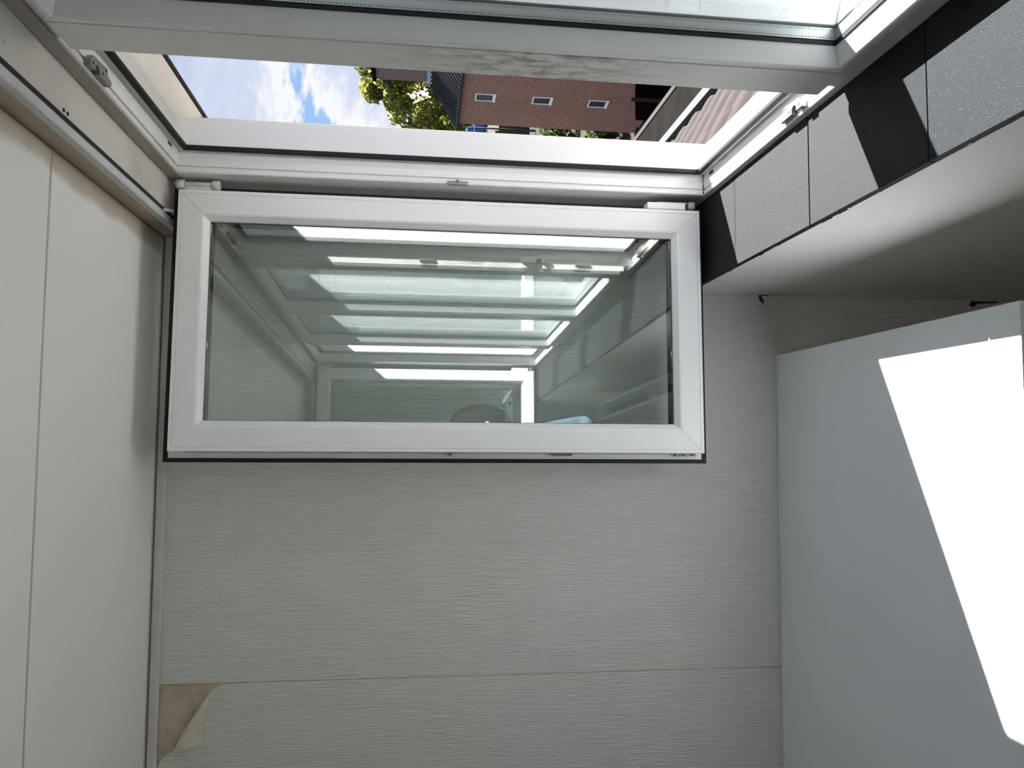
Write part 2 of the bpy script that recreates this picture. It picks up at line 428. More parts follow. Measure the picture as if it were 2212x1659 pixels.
part('wallpaper_strip', slab_xz([(XL, ZF), (-1.081, ZF), (-1.081, 0.5365), (XL, 0.5365)], YF - .0002, .0012), M['paper'], wf)
# the folded-over corner of the torn strip, curling off the wall
fl_pts = []
fold = [(-0.5600, 0.4330), (-0.5950, 0.4372), (-0.6300, 0.4392), (-0.6570, 0.4415)]
free = [(-0.5640, 0.4390), (-0.6010, 0.4615), (-0.6440, 0.4880), (-0.6700, 0.4990)]
mb = MB(); rows = 6; grid = []
for k in range(rows + 1):
    t_ = k / rows; row = []
    for (fx, fz), (gx, gz) in zip(fold, free):
        lift = 0.004 + 0.016 * math.sin(math.pi * min(1.0, t_ * 0.85)) * (abs(gz - fz) / 0.06)
        row.append((fx + (gx - fx) * t_, YF - .0016 - lift * (t_ > 0), fz + (gz - fz) * t_))
    grid.append(row)
for k in range(rows):
    for j in range(3):
        a, b, c, d = grid[k][j], grid[k][j + 1], grid[k + 1][j + 1], grid[k + 1][j]
        mb.hexa([a, b, c, d], [(p[0], p[1] - .0006, p[2]) for p in (a, b, c, d)])
part('peeled_flap', mb, M['paper_back'], wf, label='pale back of the wallpaper corner folded off the wall')
for x, z, wx, wz in ((-0.1665, 0.1085, .006, .0012), (-0.2075, -0.4805, .009, .0010), (-0.2265, -0.4815, .005, .0022), (-0.2160, -0.5170, .003, .0012), (0.1380, -0.7250, .0012, .010), (0.1420, -0.7550, .0010, .007), (-0.2550, -0.7440, .030, .0006), (-0.2900, -0.7300, .020, .0006)):
    part('scuff_mark', slab_xz([(x, z), (x + wx, z + wz * .2), (x + wx * .8, z + wz), (x + wx * .1, z + wz * .8)], YF - .0013, .0003), M['scuff'], wf)
# torn scrap of paper in the corner with the wall under the windows
mb = MB()
mb.hexa([(0.349, YF - .002, -0.833), (0.327, YF - .004, -0.841), (0.320, YF - .003, -0.868), (0.346, YF - .014, -0.872)],
        [(0.349, YF - .0035, -0.833), (0.327, YF - .006, -0.841), (0.320, YF - .005, -0.868), (0.346, YF - .017, -0.872)])
part('paper_scrap', mb, M['paper'], wf)
part('dark_tear', slab_xz([(0.351, -0.826), (0.351, -0.852), (0.342, -0.846), (0.330, -0.838), (0.338, -0.829)], YF - .0015, .0006), M['dark'], wf)
part('dark_tear', slab_xz([(0.351, -1.385), (0.351, -1.46), (0.3485, -1.46), (0.345, -1.402), (0.336, -1.392), (0.340, -1.380)], YF - .0015, .0006), M['dark'], wf)
wb = single('wall_back', MB().box(XL, 0.72, YB - .12, YB, ZF, ZC + .02), M['board'], kind='structure')
part('wallpaper_strip', slab_xz([(-0.15, ZF), (XW, ZF), (XW, ZS), (XFR + .002, ZS), (XFR + .002, 0.5365), (-0.15, 0.5365)], YB + .0012, .001), M['paper'], wb)
part('wallpaper_strip', slab_xz([(XL, ZF), (-0.151, ZF), (-0.151, 0.5365), (XL, 0.5365)], YB + .0012, .001), M['paper'], wb)
single('trim_1', MB().box(XL, XFR, YF - .010, YF - .0013, 0.534, ZC), M['trim'], kind='structure', bevel=.003)
single('trim_2', MB().box(XL, XFR, YB + .0015, YB + .012, 0.534, ZC), M['trim'], kind='structure', bevel=.003)
single('trim_3', MB().box(0.4635, XFR - .0005, YB, YF, 0.510, ZC + .009), M['cream'], kind='structure', bevel=.001)
single('trim_7', MB().box(0.4395, 0.4540, YB, YF, 0.5232, ZC + .009), M['ceiling'], kind='structure')
# white filler boards between frame and end walls
single('trim_4', MB().box(XFR + .003, XFR + .05, 1.7068, YF, ZS - .02, 0.510), M['pvc_old'], kind='structure')
single('trim_5', MB().box(XFR + .003, XFR + .05, YB, -0.8018, ZS - .02, 0.510), M['pvc_old'], kind='structure')

# ------------------------------------------------------------------ sill tiles
sl = single('trim_6', MB().box(XW + .0015, XFR + .03, YB, YF, ZS - .0155, ZS - .0095), M['dark'], kind='structure')
sl['label'] = 'dark bed under the granite window sill tiles'
edges = [YB, -0.608, -0.304, -0.001, 0.302, 0.605, 0.908, 1.2115, 1.5145, YF - .002]
for k in range(len(edges) - 1):
    a, b = edges[k] + .0012, edges[k + 1] - .0012
    dz = random.uniform(-.0006, .0004)
    part('sill_tile', MB().box(XW - .002, XFR - .0005, a, b, ZS - .0095 + dz, ZS + dz), M['granite'], sl, bevel=.0008)
# broken grey joint filler below the tile edge
rs = random.Random(5)
for k in range(22):
    y = rs.uniform(0.0, 1.80); l_ = rs.uniform(.006, .035)
    part('joint_filler', MB().hexa([(XW - .0008, y, ZS - .0158), (XW - .0008, y + l_, ZS - .0158), (XW - .0008, y + l_ * .8, ZS - .0120 - rs.uniform(0, .002)), (XW - .0008, y + l_ * .3, ZS - .0108)],
                                   [(XW + .004, y, ZS - .0158), (XW + .004, y + l_, ZS - .0158), (XW + .004, y + l_ * .8, ZS - .0130), (XW + .004, y + l_ * .3, ZS - .0108)]), M['dark'] if k % 3 == 0 else M['trim_dim'], sl)

# ------------------------------------------------------------------ window frame (one long frame, two opening lights, two fixed lights)
yz = lambda a, b, d: (d, a, b)
wn = thing('window_1', (0.59, 0.4525, -0.66), 'long white plastic window frame along the sill, its two end lights standing open', None, None, 'structure')
RB = 1.105; RF = 1.65                          # rebate of the far opening light
def opening(y0, y1, wl_, wr_):
    rect = (y0, y1, -0.623, 0.482)
    wd = (-.037, -wr_, -.0325, -wl_)
    prof = [(wd, XFR), (-.002, XFR), (0, XFR + .002), (0, .5425), (-.0055, .5425), (-.0055, .5475), (0, .5480), (0.0015, .562), (0, .579),
            (.018, .581), (.020, .585), (.019, .588), (-.009, .652), (wd, .652)]
    for k, s in enumerate(ring(rect, prof, yz)): part('frame_rail', s, M['pvc_old'] if k == 2 else M['pvc'], wn)
    part('gasket', join(ring(rect, [(.0125, .5795), (.0125, .575), (.0215, .577), (.0215, .5835), (.0185, .5815)], yz)), M['gasket'], wn)
opening(RB, RF, .035, .055)
opening(-0.745, -0.20, .055, .035)
def mullion(y0, y1, stained=False):
    part('mullion', MB().box(.520, XFR, y0, y1, -0.5985, 0.4675), M['pvc_stain'] if stained else M['pvc'], wn, bevel=.0015)
mullion(1.0362, 1.1065, True); mullion(0.4177, 0.4873); mullion(-0.2015, -0.1312)

def fixed_light(name, y0, y1, wl_, wr_, lab):
    o = thing(name, (0.59, (y0 + y1) / 2, -0.598), lab, None, None, 'structure')
    rect = (y0, y1, -0.598, 0.467)
    wd = (-.062, -wr_, -.0475, -wl_)
    prof = [(wd, XFR + .0002), (0, XFR + .0002), (0, .578), (.019, .579), (.020, .582), (-.010, .652), (wd, .652)]
    for s in ring(rect, prof, yz): part('frame_rail', s, M['pvc'], o)
    bead = [(.0016, .5212), (.010, .5205), (.0125, .5225), (.0205, .5500), (.0016, .5500)]
    for s in ring(rect, bead, yz): part('glazing_bead', s, M['pvc'], o)
    part('gasket', join(ring(rect, [(.016, .5500), (.0225, .5500), (.0225, .5555), (.016, .5555)], yz) + ring(rect, [(.016, .5765), (.0225, .5765), (.0225, .5790), (.016, .5790)], yz)), M['gasket'], o)
    sp = part('spacer_bar', join(ring(rect, [(.012, .5575), (.0215, .5575), (.0215, .5745), (.012, .5745)], yz)), M['spacer'], o)
    holes = MB(); z = -0.57
    while z < 0.44:
        holes.box(.5600, .5606, y1 - .0219, y1 - .0214, z, z + .0022); holes.box(.5714, .5720, y1 - .0219, y1 - .0214, z, z + .0022); z += .0052
    part('perforation', holes, M['dark'], sp, kind='stuff')
    for d0, d1 in ((.5555, .5575), (.5745, .5765)):
        part('pane', MB().box(d0, d1, y0 + .014, y1 - .014, -0.584, 0.453), M['glass'], o)
    return o
fixed_light('window_2', 0.4875, 1.036, .0345, .034, 'fixed double-glazed light right beside the open window, cut off by the picture edge')
fixed_light('window_3', -0.131, 0.4175, .034, .0345, 'second fixed light behind the camera, seen only mirrored in the open sash')

part('head_shade_strip', MB().box(.5308, .5338, -0.80, 1.704, 0.4842, 0.5092), M['pvc_shade'], wn, bevel=.0008)  # strip added over the frame head, its room-side shade painted in as darker colour
# zinc strikers screwed into the rebates
def striker(c, along, out, width, ln):
    """plate on a rebate face: c centre, along = unit vector along the rail, out = into the opening, width = unit vector towards the room"""
    c = Vector(c); al = Vector(along); ou = Vector(out); wi = Vector(width)
    def bx(a0, a1, w0, w1, h0, h1):
        mb = MB(); q = lambda a, w_, h: tuple(c + al * a + wi * w_ + ou * h)
        mb.hexa([q(a0, w0, h0), q(a1, w0, h0), q(a1, w1, h0), q(a0, w1, h0)], [q(a0, w0, h1), q(a1, w0, h1), q(a1, w1, h1), q(a0, w1, h1)]); return mb
    L = ln / 2; q = lambda a, w_, h: tuple(c + al * a * L / .039 + wi * w_ + ou * h)
    out_ = [(-.039, .008), (-.020, .008), (-.020, .000), (-.016, -.003), (-.008, -.003), (-.005, .000), (-.005, .008), (.035, .008), (.039, .005), (.039, -.001), (.034, -.004),
            (.027, -.003), (.023, -.007), (.024, -.012), (.019, -.0145), (.004, -.013), (-.030, -.0105), (-.039, -.001)]
    body = MB(); body.hexa([q(a, w_, 0) for a, w_ in out_], [q(a, w_, .010) for a, w_ in out_])
    o = part('strike_plate', body, M['zinc'], wn, bevel=.0008)
    part('slot', bx(-L * .52, -L * .12, -.0030, .0070, 0.0002, .0015), M['dark'], o)
    for a, w_ in ((-L * .78, .001), (L * .42, -.0095), (L * .10, .001)):
        s = MB(); disc(s, c + al * a + wi * w_ + ou * .010, ou, .0024, .0005); part('screw', s, M['dark'], o)
striker((.5440, 1.225, 0.482), (0, 1, 0), (0, 0, -1), (-1, 0, 0), .080)
striker((.5460, 1.225, -0.623), (0, 1, 0), (0, 0, 1), (-1, 0, 0), .078)
striker((.5440, RB, -0.335), (0, 0, 1), (0, 1, 0), (-1, 0, 0), .080)
for z in (-0.03, -0.475):
    part('clip', MB().box(.530, .538, RB, RB + .006, z - .022, z + .022), M['zinc'], wn, bevel=.002)
cl = part('clip', MB().box(.5305, .5400, RF - .005, RF, -0.106, -0.0625), M['zinc'], wn, bevel=.002, label='small zinc clip on the far rebate edge')
s = MB(); disc(s, (.5385, RF - .005, -0.083), (-.3, -1, 0), .0042, .0025); part('screw', s, M['zinc'], cl)
part('drain_slot', MB().box(.566, .572, RF - .072, RF - .052, 0.4805, 0.4825), M['gasket'], wn)
part('drain_slot', MB().box(.566, .572, RF - .060, RF - .040, -0.6232, -0.6212), M['gasket'], wn)

cs = MB(); rs = random.Random(3); xx = .5365
while xx < .574:
    l_ = rs.uniform(.003, .008); cs.box(xx, xx + l_ + .001, RF - rs.uniform(.0012, .0026), RF, -0.6228, -0.6228 + rs.uniform(.0010, .0022)); xx += l_
part('corner_seal', cs, M['dark'], wn)
# ------------------------------------------------------------------ open sashes
def make_sash(name, label, mirror, group=None):
    th = math.radians(-1.8); n = Vector((math.sin(th), math.cos(th), 0)); e = Vector((-math.cos(th), math.sin(th), 0))
    O = Vector((.4985, 1.6481, 0)); Z0, Z1, SW = -0.6125, 0.4790, .5283
    def fm(s, h, t):
        p = O + e * s + n * t
        y = p.y if not mirror else 0.905 - p.y
        return (p.x, y, h)
    base = fm(0.26, Z0, .04)
    o = thing(name, base, label, 'window sash', group)
    rect = (0, SW, Z0, Z1)
    prof = [(.0012, 0), (.0074, 0), (.0081, .0014), (.0088, 0), (.0480, 0), (.0515, .0012), (.0612, .0105), (.0620, .0150), (.046, .0150), (.046, .0475), (.0600, .0490),
            (.0480, .0780), (-.0195, .0780), (-.0205, .0765), (-.0205, .0570), (-.0125, .0510), (0, .0500), (0, .0012)]
    for s in ring(rect, prof, fm): part('sash_rail', s, M['pvc'], o)
    part('gasket', join(ring(rect, [(-.0212, .0480), (-.0125, .0480), (-.0125, .0575), (-.0212, .0575)], fm)), M['gasket'], o)
    part('glazing_gasket', join(ring(rect, [(.0465, .0152), (.0626, .0152), (.0632, .0470), (.0465, .0470)], fm)), M['gasket'], o)
    for t0, t1 in ((.0170, .0205), (.0370, .0405)):
        a = [fm(.0628, Z0 + .0628, t0), fm(SW - .0628, Z0 + .0628, t0), fm(SW - .0628, Z1 - .0628, t0), fm(.0628, Z1 - .0628, t0)]
        b = [fm(.0628, Z0 + .0628, t1), fm(SW - .0628, Z0 + .0628, t1), fm(SW - .0628, Z1 - .0628, t1), fm(.0628, Z1 - .0628, t1)]
        mb = MB(); mb.hexa(a, b); part('pane', mb, M['glass_coat'] if t0 < .03 else M['glass'], o)
    # handle on the room side, lever turned across the glass
    def bx(s0, s1, h0, h1, t0, t1):
        mb = MB(); mb.hexa([fm(s0, h0, t0), fm(s1, h0, t0), fm(s1, h1, t0), fm(s0, h1, t0)], [fm(s0, h0, t1), fm(s1, h0, t1), fm(s1, h1, t1), fm(s0, h1, t1)]); return mb
    hz = -0.2073
    hd = part('handle', bx(.487, .517, hz - .035, hz + .035, .0780, .0880), M['pvc'], o, bevel=.003)
    lv = MB(); lv.tube([fm(.502, hz, .088), fm(.502, hz, .118)], .009, 10)
    part('neck', lv, M['pvc'], hd)
    part('lever', bx(.402, .512, hz - .0095, hz + .0095, .112, .124), M['pvc'], hd, bevel=.004)
    dd = MB(); disc(dd, fm(.418, hz - .002, .1116), n if not mirror else (n.x, -n.y, 0), .0022, .0004); part('hole', dd, M['dark'], hd)
    # lock gear in the groove of the free edge
    for h, l_ in ((-0.075, .010), (-0.3130, .042), (-0.3250, .010), (-0.565, .010), (-0.583, .008), (-0.603, .006)):
        part('locking_cam', bx(SW, SW + .0060, h - l_ / 2, h + l_ / 2, .0350, .0440), M['zinc'], o, bevel=.001)
    part('lock_strip', bx(SW - .0001, SW + .0012, -0.600, 0.455, .0300, .0330), M['zinc'], o)
    # hinges
    sg = -1 if mirror else 1
    hy = lambda y: y if not mirror else 0.905 - y
    bar = MB(); bar.tube([(.519, hy(1.684), 0.4900), (.519, hy(1.684), 0.4080)], .0062, 14)
    hg = part('hinge', bar, M['pvc_old'], o)
    for z0, z1 in ((0.4930, 0.4770), (0.4220, 0.4065)):
        c = MB(); c.tube([(.519, hy(1.684), z0), (.519, hy(1.684), z1)], .0098, 14); part('hinge_cap', c, M['pvc_old'], hg)
    y0, y1 = sorted((hy(1.676), hy(1.694)))
    part('hinge_leaf', MB().box(.500, .514, y0, y1, 0.423, 0.476), M['pvc_old'], hg, bevel=.002)
    y0, y1 = sorted((hy(1.660), hy(1.692)))
    cv = part('hinge_cover', MB().box(.5030, .5180, y0, y1, -0.5850, -0.4990), M['pvc'], o, bevel=.002)
    part('pivot', MB().box(.5045, .5220, y0, y1, -0.6080, -0.5910), M['zinc'], cv, bevel=.003)
    y0, y1 = sorted((hy(1.668), hy(1.700)))
    part('bearing_arm', MB().box(.5180, .5215, y0, y1, -0.5960, -0.5240), M['zinc'], cv)
    return o
make_sash('window_sash', 'white glazed window sash swung open flat towards the end wall ahead, black seal round it', False)
make_sash('window_sash', 'far white window sash seen only mirrored in the glass of the near open sash', True)

# ------------------------------------------------------------------ curtain rail along the ceiling edge
cr = thing('curtain_rail', (.45, 0.47, 0.508), 'pale grey painted curtain rail running along the ceiling above the windows', 'curtain rail')
part('rail_channel', join([MB().box(.4385, .4405, YB + .03, 1.765, 0.508, 0.5225), MB().box(.4405, .4545, YB + .03, 1.765, 0.5080, 0.5105), MB().box(.4525, .4545, YB + .03, 1.765, 0.508, 0.5225)]), M['alu'], cr, bevel=.0007)
part('glide_slot', MB().box(.4547, .4634, YB + .03, 1.765, 0.5096, ZC), M['dark'], cr)
ec = part('end_cap', MB().box(.4380, .4550, 1.765, 1.772, 0.507, 0.5235), M['alu'], cr, bevel=.002)
cp = MB(); cp.tube([(.4565, 1.655, .508), (.4640, 1.690, .503), (.4640, 1.725, .503)], .0035, 8); cp.tube([(.4590, 1.700, .503), (.4700, 1.700, .503)], .0025, 8)
part('cord_clip', cp, M['pvc'], cr, label='small white cord clip near the end of the rail')
for y, x in ((1.193, .4695), (1.206, .4695), (1.742, .4690)):
    s = MB(); disc(s, (x, y, .5098), (0, 0, -1), .0030, .0012, 10); part('screw', s, M['dark'], cr)

# ------------------------------------------------------------------ desk in the corner
dk = thing('desk', (-0.39, 1.435, ZF), 'white laminate desk in the corner by the window, sunlight across its top', 'desk')
zt = -0.8683
part('desk_top', MB().box(-1.00, 0.204, 1.046, YF - .003, zt - .026, zt), M['desk'], dk, bevel=.0015)
part('edge_band', MB().box(-1.00, 0.204, 1.0445, 1.0458, zt - .026, zt - .0006), M['desk_edge'], dk)
for x in (-0.985, 0.145):
    for y in (1.06, YF - .05):
        part('leg', MB().box(x, x + .045, y, y + .045, ZF, zt - .026), M['desk'], dk, bevel=.002)
for x in (-0.975, 0.155):
    part('rail', MB().box(x, x + .025, 1.105, YF - .05, zt - .085, zt - .026), M['desk'], dk)
part('rail', MB().box(-0.94, 0.145, YF - .035, YF - .015, zt - .085, zt - .026), M['desk'], dk)

# ------------------------------------------------------------------ radiator below the sill (only seen mirrored in the sash glass)
ra = thing('radiator', (0.27, 0.25, -1.42), 'white panel radiator under the window sill, mirrored low in the open sash', 'radiator')
for x0, x1 in ((.213, .226), (.282, .296)):
    part('panel', MB().box(x0, x1, -0.42, 0.86, -1.42, -0.874), M['desk'], ra, bevel=.003)
for y in (-0.42, 0.40, 0.42, 0.852):
    part('cross_bar', MB().box(.226, .282, y, y + .008, -0.90, -0.876), M['desk'], ra)
for k in range(30):
    part('fin', MB().box(.230, .278, -0.40 + k * .042, -0.397 + k * .042, -1.38, -0.93), M['pvc_shade'], ra)
for y in (-0.2, 0.62):
    part('bracket', MB().box(.296, XW - .0002, y, y + .03, -1.2, -1.1), M['desk'], ra)
part('supply_pipe', MB().tube([(.255, -0.45, ZF), (.255, -0.45, -1.38), (.255, -0.41, -1.38)], .008, 10), M['desk'], ra)

# ------------------------------------------------------------------ the person holding the camera (only seen mirrored in the sash glass)
def skin_obj(name, pts, edg, radii, mat, parent, root=0, sub=2):
    me = bpy.data.meshes.new(name); off = origin[parent]
    me.from_pydata([(p[0] - off[0], p[1] - off[1], p[2] - off[2]) for p in pts], edg, [])
    o = bpy.data.objects.new(name, me); col.objects.link(o); o.parent = parent; origin[o] = off
    sk = o.modifiers.new('skin', 'SKIN'); sk.use_smooth_shade = True
    for i, r in enumerate(radii):
        q = me.skin_vertices[0].data[i]; q.radius = (r, r) if not isinstance(r, tuple) else r; q.use_root = (i == root)
    ss = o.modifiers.new('subsurf', 'SUBSURF'); ss.levels = sub; ss.render_levels = sub
    me.materials.append(mat); return o
px_, py_ = 0.000, -0.36
pe = thing('person', (px_, py_, ZF), 'person in a light blue shirt holding up the camera, mirrored in the open sash', 'person')
J = {'pelvis': (px_, py_ - .02, -0.93), 'belly': (px_, py_, -0.80), 'chest': (px_, py_ + .02, -0.64), 'neck0': (px_, py_ + .02, -0.52), 'neck': (px_ + .08, py_ + .035, -0.455),
     'head0': (px_ + .15, py_ + .05, -0.38), 'head1': (px_ + .15, py_ + .05, -0.30), 'head2': (px_ + .15, py_ + .045, -0.235),
     'shR': (px_ + .15, py_ + .02, -0.58), 'elR': (px_ + .185, py_ + .06, -0.82), 'wrR': (px_ + .07, py_ + .22, -0.66), 'haR': (px_ + .03, py_ + .28, -0.58),
     'shL': (px_ - .165, py_ + .02, -0.58), 'elL': (px_ - .23, py_ + .11, -0.79), 'wrL': (px_ - .11, py_ + .29, -0.62), 'haL': (px_ - .05, py_ + .34, -0.56),
     'hipR': (px_ + .09, py_ - .02, -0.97), 'knR': (px_ + .10, py_ + .03, -1.28), 'anR': (px_ + .10, py_ - .02, -1.555), 'toR': (px_ + .11, py_ + .12, -1.59),
     'hipL': (px_ - .09, py_ - .02, -0.97), 'knL': (px_ - .10, py_ + .03, -1.28), 'anL': (px_ - .10, py_ - .02, -1.555), 'toL': (px_ - .11, py_ + .12, -1.59)}
K = list(J); ix = {k: i for i, k in enumerate(K)}
RAD = {'pelvis': .125, 'belly': .12, 'chest': .135, 'neck0': .07, 'neck': .052, 'head0': .078, 'head1': .092, 'head2': .074, 'hip': .078, 'kn': .052, 'an': .034, 'to': .030, 'sh': .062, 'el': .042, 'wr': .029, 'ha': .032}
rad = [RAD[k] if k in RAD else RAD[k[:2]] if k[:2] in RAD else RAD[k[:3]] for k in K]
ed = [('pelvis', 'belly'), ('belly', 'chest'), ('chest', 'neck0'), ('neck0', 'neck'), ('neck', 'head0'), ('head0', 'head1'), ('head1', 'head2')]
for s_ in 'RL': ed += [('chest', 'sh' + s_), ('sh' + s_, 'el' + s_), ('el' + s_, 'wr' + s_), ('wr' + s_, 'ha' + s_), ('pelvis', 'hip' + s_), ('hip' + s_, 'kn' + s_), ('kn' + s_, 'an' + s_), ('an' + s_, 'to' + s_)]
skin_obj('body', [J[k] for k in K], [(ix[a], ix[b]) for a, b in ed], rad, M['skin'], pe)
for s_, sg in (('R', 1), ('L', -1)):
    hx, hyy, hzz = J['ha' + s_]
    for q, (dx, ln) in enumerate(((-.022, .060), (-.007, .072), (.008, .068), (.022, .054))):
        p0 = (hx - sg * .005, hyy + .010, hzz + dx * .9); p1 = (hx - sg * .022, hyy + .010 + ln * .55, hzz + dx + .006); p2 = (hx - sg * .046, hyy + ln * .75, hzz + dx + .004)
        skin_obj('finger', [p0, p1, p2], [(0, 1), (1, 2)], [.009, .008, .0068], M['skin'], pe, sub=1)
    skin_obj('thumb', [(hx, hyy - .005, hzz + .018), (hx - sg * .018, hyy + .018, hzz + .043), (hx - sg * .034, hyy + .040, hzz + .052)], [(0, 1), (1, 2)], [.011, .0095, .008], M['skin'], pe, sub=1)
sh_k = ['pelvis', 'belly', 'chest', 'neck0', 'shR', 'elR', 'shL', 'elL', 'wrR', 'wrL']; sj = {k: i for i, k in enumerate(sh_k)}
skin_obj('shirt', [J[k] for k in sh_k], [(sj[a], sj[b]) for a, b in (('pelvis', 'belly'), ('belly', 'chest'), ('chest', 'neck0'), ('chest', 'shR'), ('shR', 'elR'), ('chest', 'shL'), ('shL', 'elL'), ('elR', 'wrR'), ('elL', 'wrL'))],
         [.150, .145, .162, .082, .086, .060, .086, .060, .042, .042], M['shirt'], pe)
tk = ['pelvis', 'hipR', 'knR', 'anR', 'hipL', 'knL', 'anL']; tj = {k: i for i, k in enumerate(tk)}
skin_obj('trousers', [J[k] for k in tk], [(0, 1), (1, 2), (2, 3), (0, 4), (4, 5), (5, 6)], [.138, .094, .068, .055, .094, .068, .055], M['denim'], pe)
for s_ in 'RL':
    a = J['an' + s_]; b = J['to' + s_]
    skin_obj('shoe', [(a[0], a[1] - .045, ZF + .035), (a[0], a[1] + .02, ZF + .040), (b[0], b[1] - .02, ZF + .034), (b[0], b[1] + .03, ZF + .026)], [(0, 1), (1, 2), (2, 3)], [.034, .040, .034, .024], M['shoe'], pe, sub=1)
hm = MB(); c0 = Vector((px_ + .15, py_ + .035, -0.305)); seg, rg = 24, 14; base = 0
for i in range(rg + 1):
    ph = math.pi * i / rg
    for s_ in range(seg):
        a = 2 * math.pi * s_ / seg
        dx, dy, dz_ = math.sin(ph) * math.cos(a), math.sin(ph) * math.sin(a), math.cos(ph)
        r = 1.0 + .035 * math.sin(5 * a + 3 * ph) + .02 * math.sin(11 * a)
        front = max(0.0, dy) * (1 if dz_ < .45 else 0)
        r *= 1.0 - .20 * front
        hm.v.append((c0.x + .135 * r * dx, c0.y + .135 * r * dy, c0.z + .150 * r * dz_))
for i in range(rg):
    for s_ in range(seg):
        hm.smooth.add(len(hm.f)); hm.f.append((i * seg + s_, i * seg + (s_ + 1) % seg, (i + 1) * seg + (s_ + 1) % seg, (i + 1) * seg + s_))
part('hair', hm, M['hair'], pe)
def ball(mb, c, r, sy=1.0):
    n0 = len(mb.v)
    for i in range(7):
        for s_ in range(10):
            ph = math.pi * i / 6; a = 2 * math.pi * s_ / 10
            mb.v.append((c[0] + r * math.sin(ph) * math.cos(a), c[1] + r * sy * math.sin(ph) * math.sin(a), c[2] + r * math.cos(ph)))
    for i in range(6):
        for s_ in range(10):
            mb.smooth.add(len(mb.f)); mb.f.append((n0 + i * 10 + s_, n0 + i * 10 + (s_ + 1) % 10, n0 + (i + 1) * 10 + (s_ + 1) % 10, n0 + (i + 1) * 10 + s_))
    return mb
for sg in (-1, 1):
    part('eye', ball(MB(), (px_ + .15 + sg * .032, py_ + .130, -0.325), .0125), M['eye'], pe)
    part('ear', ball(MB(), (px_ + .15 + sg * .092, py_ + .045, -0.335), .026, .7), M['skin'], pe)
part('nose', MB().hexa([(px_ + 0.151, py_ + .130, -.318), (px_ + 0.179, py_ + .130, -.318), (px_ + 0.185, py_ + .128, -.362), (px_ + 0.145, py_ + .128, -.362)],
                       [(px_ + 0.161, py_ + .142, -.318), (px_ + 0.169, py_ + .142, -.318), (px_ + 0.174, py_ + .160, -.360), (px_ + 0.156, py_ + .160, -.360)]), M['skin'], pe)
part('mouth', ball(MB(), (px_ + 0.165, py_ + .128, -.392), .018, .5), simple('lip', (.40, .16, .14), .5), pe)

# ------------------------------------------------------------------ outside: own eaves and roof below the window
ZG = -7.5
so = single('roof_soffit', MB().box(.6525, .733, YB - .3, YF + 4.2, 0.4915, 0.530), M['beige_ext'], 'beige soffit board under the roof overhang above the window', 'soffit', bevel=.002)
single('roof_edge', MB().box(.7335, .743, YB - .3, YF + 4.2, 0.4885, 0.560), M['edge_dark'], 'thin dark roof edge strip in front of the beige soffit board', 'roof edge')
sill_o = MB(); sill_o.hexa([(.653, YB, -0.668), (.705, YB, -0.696), (.705, YB, -0.73), (.653, YB, -0.73)], [(.653, YF + .1, -0.668), (.705, YF + .1, -0.696), (.705, YF + .1, -0.73), (.653, YF + .1, -0.73)])
single('outer_sill', sill_o, M['white_ext'], 'white outer window sill above the pink roof tiles', 'sill', bevel=.002)

tan_p = 0.65; al = math.atan(tan_p); dn = Vector((math.cos(al), 0, -math.sin(al))); nu = Vector((math.sin(al), 0, math.cos(al)))
tr = thing('tiled_roof', (1.35, 2.7, -1.78), 'sunlit weathered pink tiled roof slope just below the window', 'roof')
E0 = Vector((2.0, 0, -1.68)); TW = 0.232; TL = 0.40; GA = 0.30 / math.cos(al)
deck = MB(); A = E0 - dn * 1.75 - nu * .13; B = E0 + dn * .02 - nu * .13
deck.hexa([(A.x, 0.4, A.z), (B.x, 0.4, B.z), (B.x, 6.6, B.z), (A.x, 6.6, A.z)], [(A.x - .03, 0.4, A.z - .05), (B.x - .03, 0.4, B.z - .05), (B.x - .03, 6.6, B.z - .05), (A.x - .03, 6.6, A.z - .05)])
part('roof_deck', deck, M['timber'], tr)
prof = [(-.116, .004), (-.085, .000), (-.055, .002), (-.030, .006), (-.012, .018), (.010, .040), (.036, .052), (.062, .052), (.086, .040), (.106, .018), (.116, .004)]
tmb = MB(); npf = len(prof)
stn = [(0.0, 0.030), (TL - .055, .010), (TL - .022, .006), (TL, -.006)]
for j, (d_, lift) in enumerate(stn):
    sc_ = (1.0, 1.0, .93, .70)[j]
    for (y, h) in prof:
        p = dn * d_ + nu * (h * sc_ + .030 * (d_ / TL) * (1 if j < 3 else .8)); tmb.v.append((p.x, y, p.z))
top_n = len(tmb.v)
for j, (d_, lift) in enumerate(stn):
    for (y, h) in prof:
        p = dn * d_ + nu * (h - .016 + .030 * (d_ / TL) * (1 if j < 3 else .5)); tmb.v.append((p.x, y, p.z))
for j in range(3):
    for k in range(npf - 1):
        tmb.smooth.add(len(tmb.f)); tmb.f.append((j * npf + k, j * npf + k + 1, (j + 1) * npf + k + 1, (j + 1) * npf + k))
        tmb.f.append((top_n + j * npf + k, top_n + (j + 1) * npf + k, top_n + (j + 1) * npf + k + 1, top_n + j * npf + k + 1))
for k in range(npf - 1): tmb.f.append((3 * npf + k, 3 * npf + k + 1, top_n + 3 * npf + k + 1, top_n + 3 * npf + k))
tile_me = _mesh('roof_tile', tmb, M['tile_pink'], (0, 0, 0))
org = origin[tr]
for r_ in range(5):
    for c_ in range(25):
        o = bpy.data.objects.new('roof_tile', tile_me); col.objects.link(o); o.parent = tr
        p = E0 - dn * (TL + GA * r_) + Vector((0, 0.55 + TW * c_ + random.uniform(-.004, .004), 0)) - nu * .078
        o.location = p - org; o.rotation_euler = (0, random.uniform(-.008, .008), random.uniform(-.008, .008))
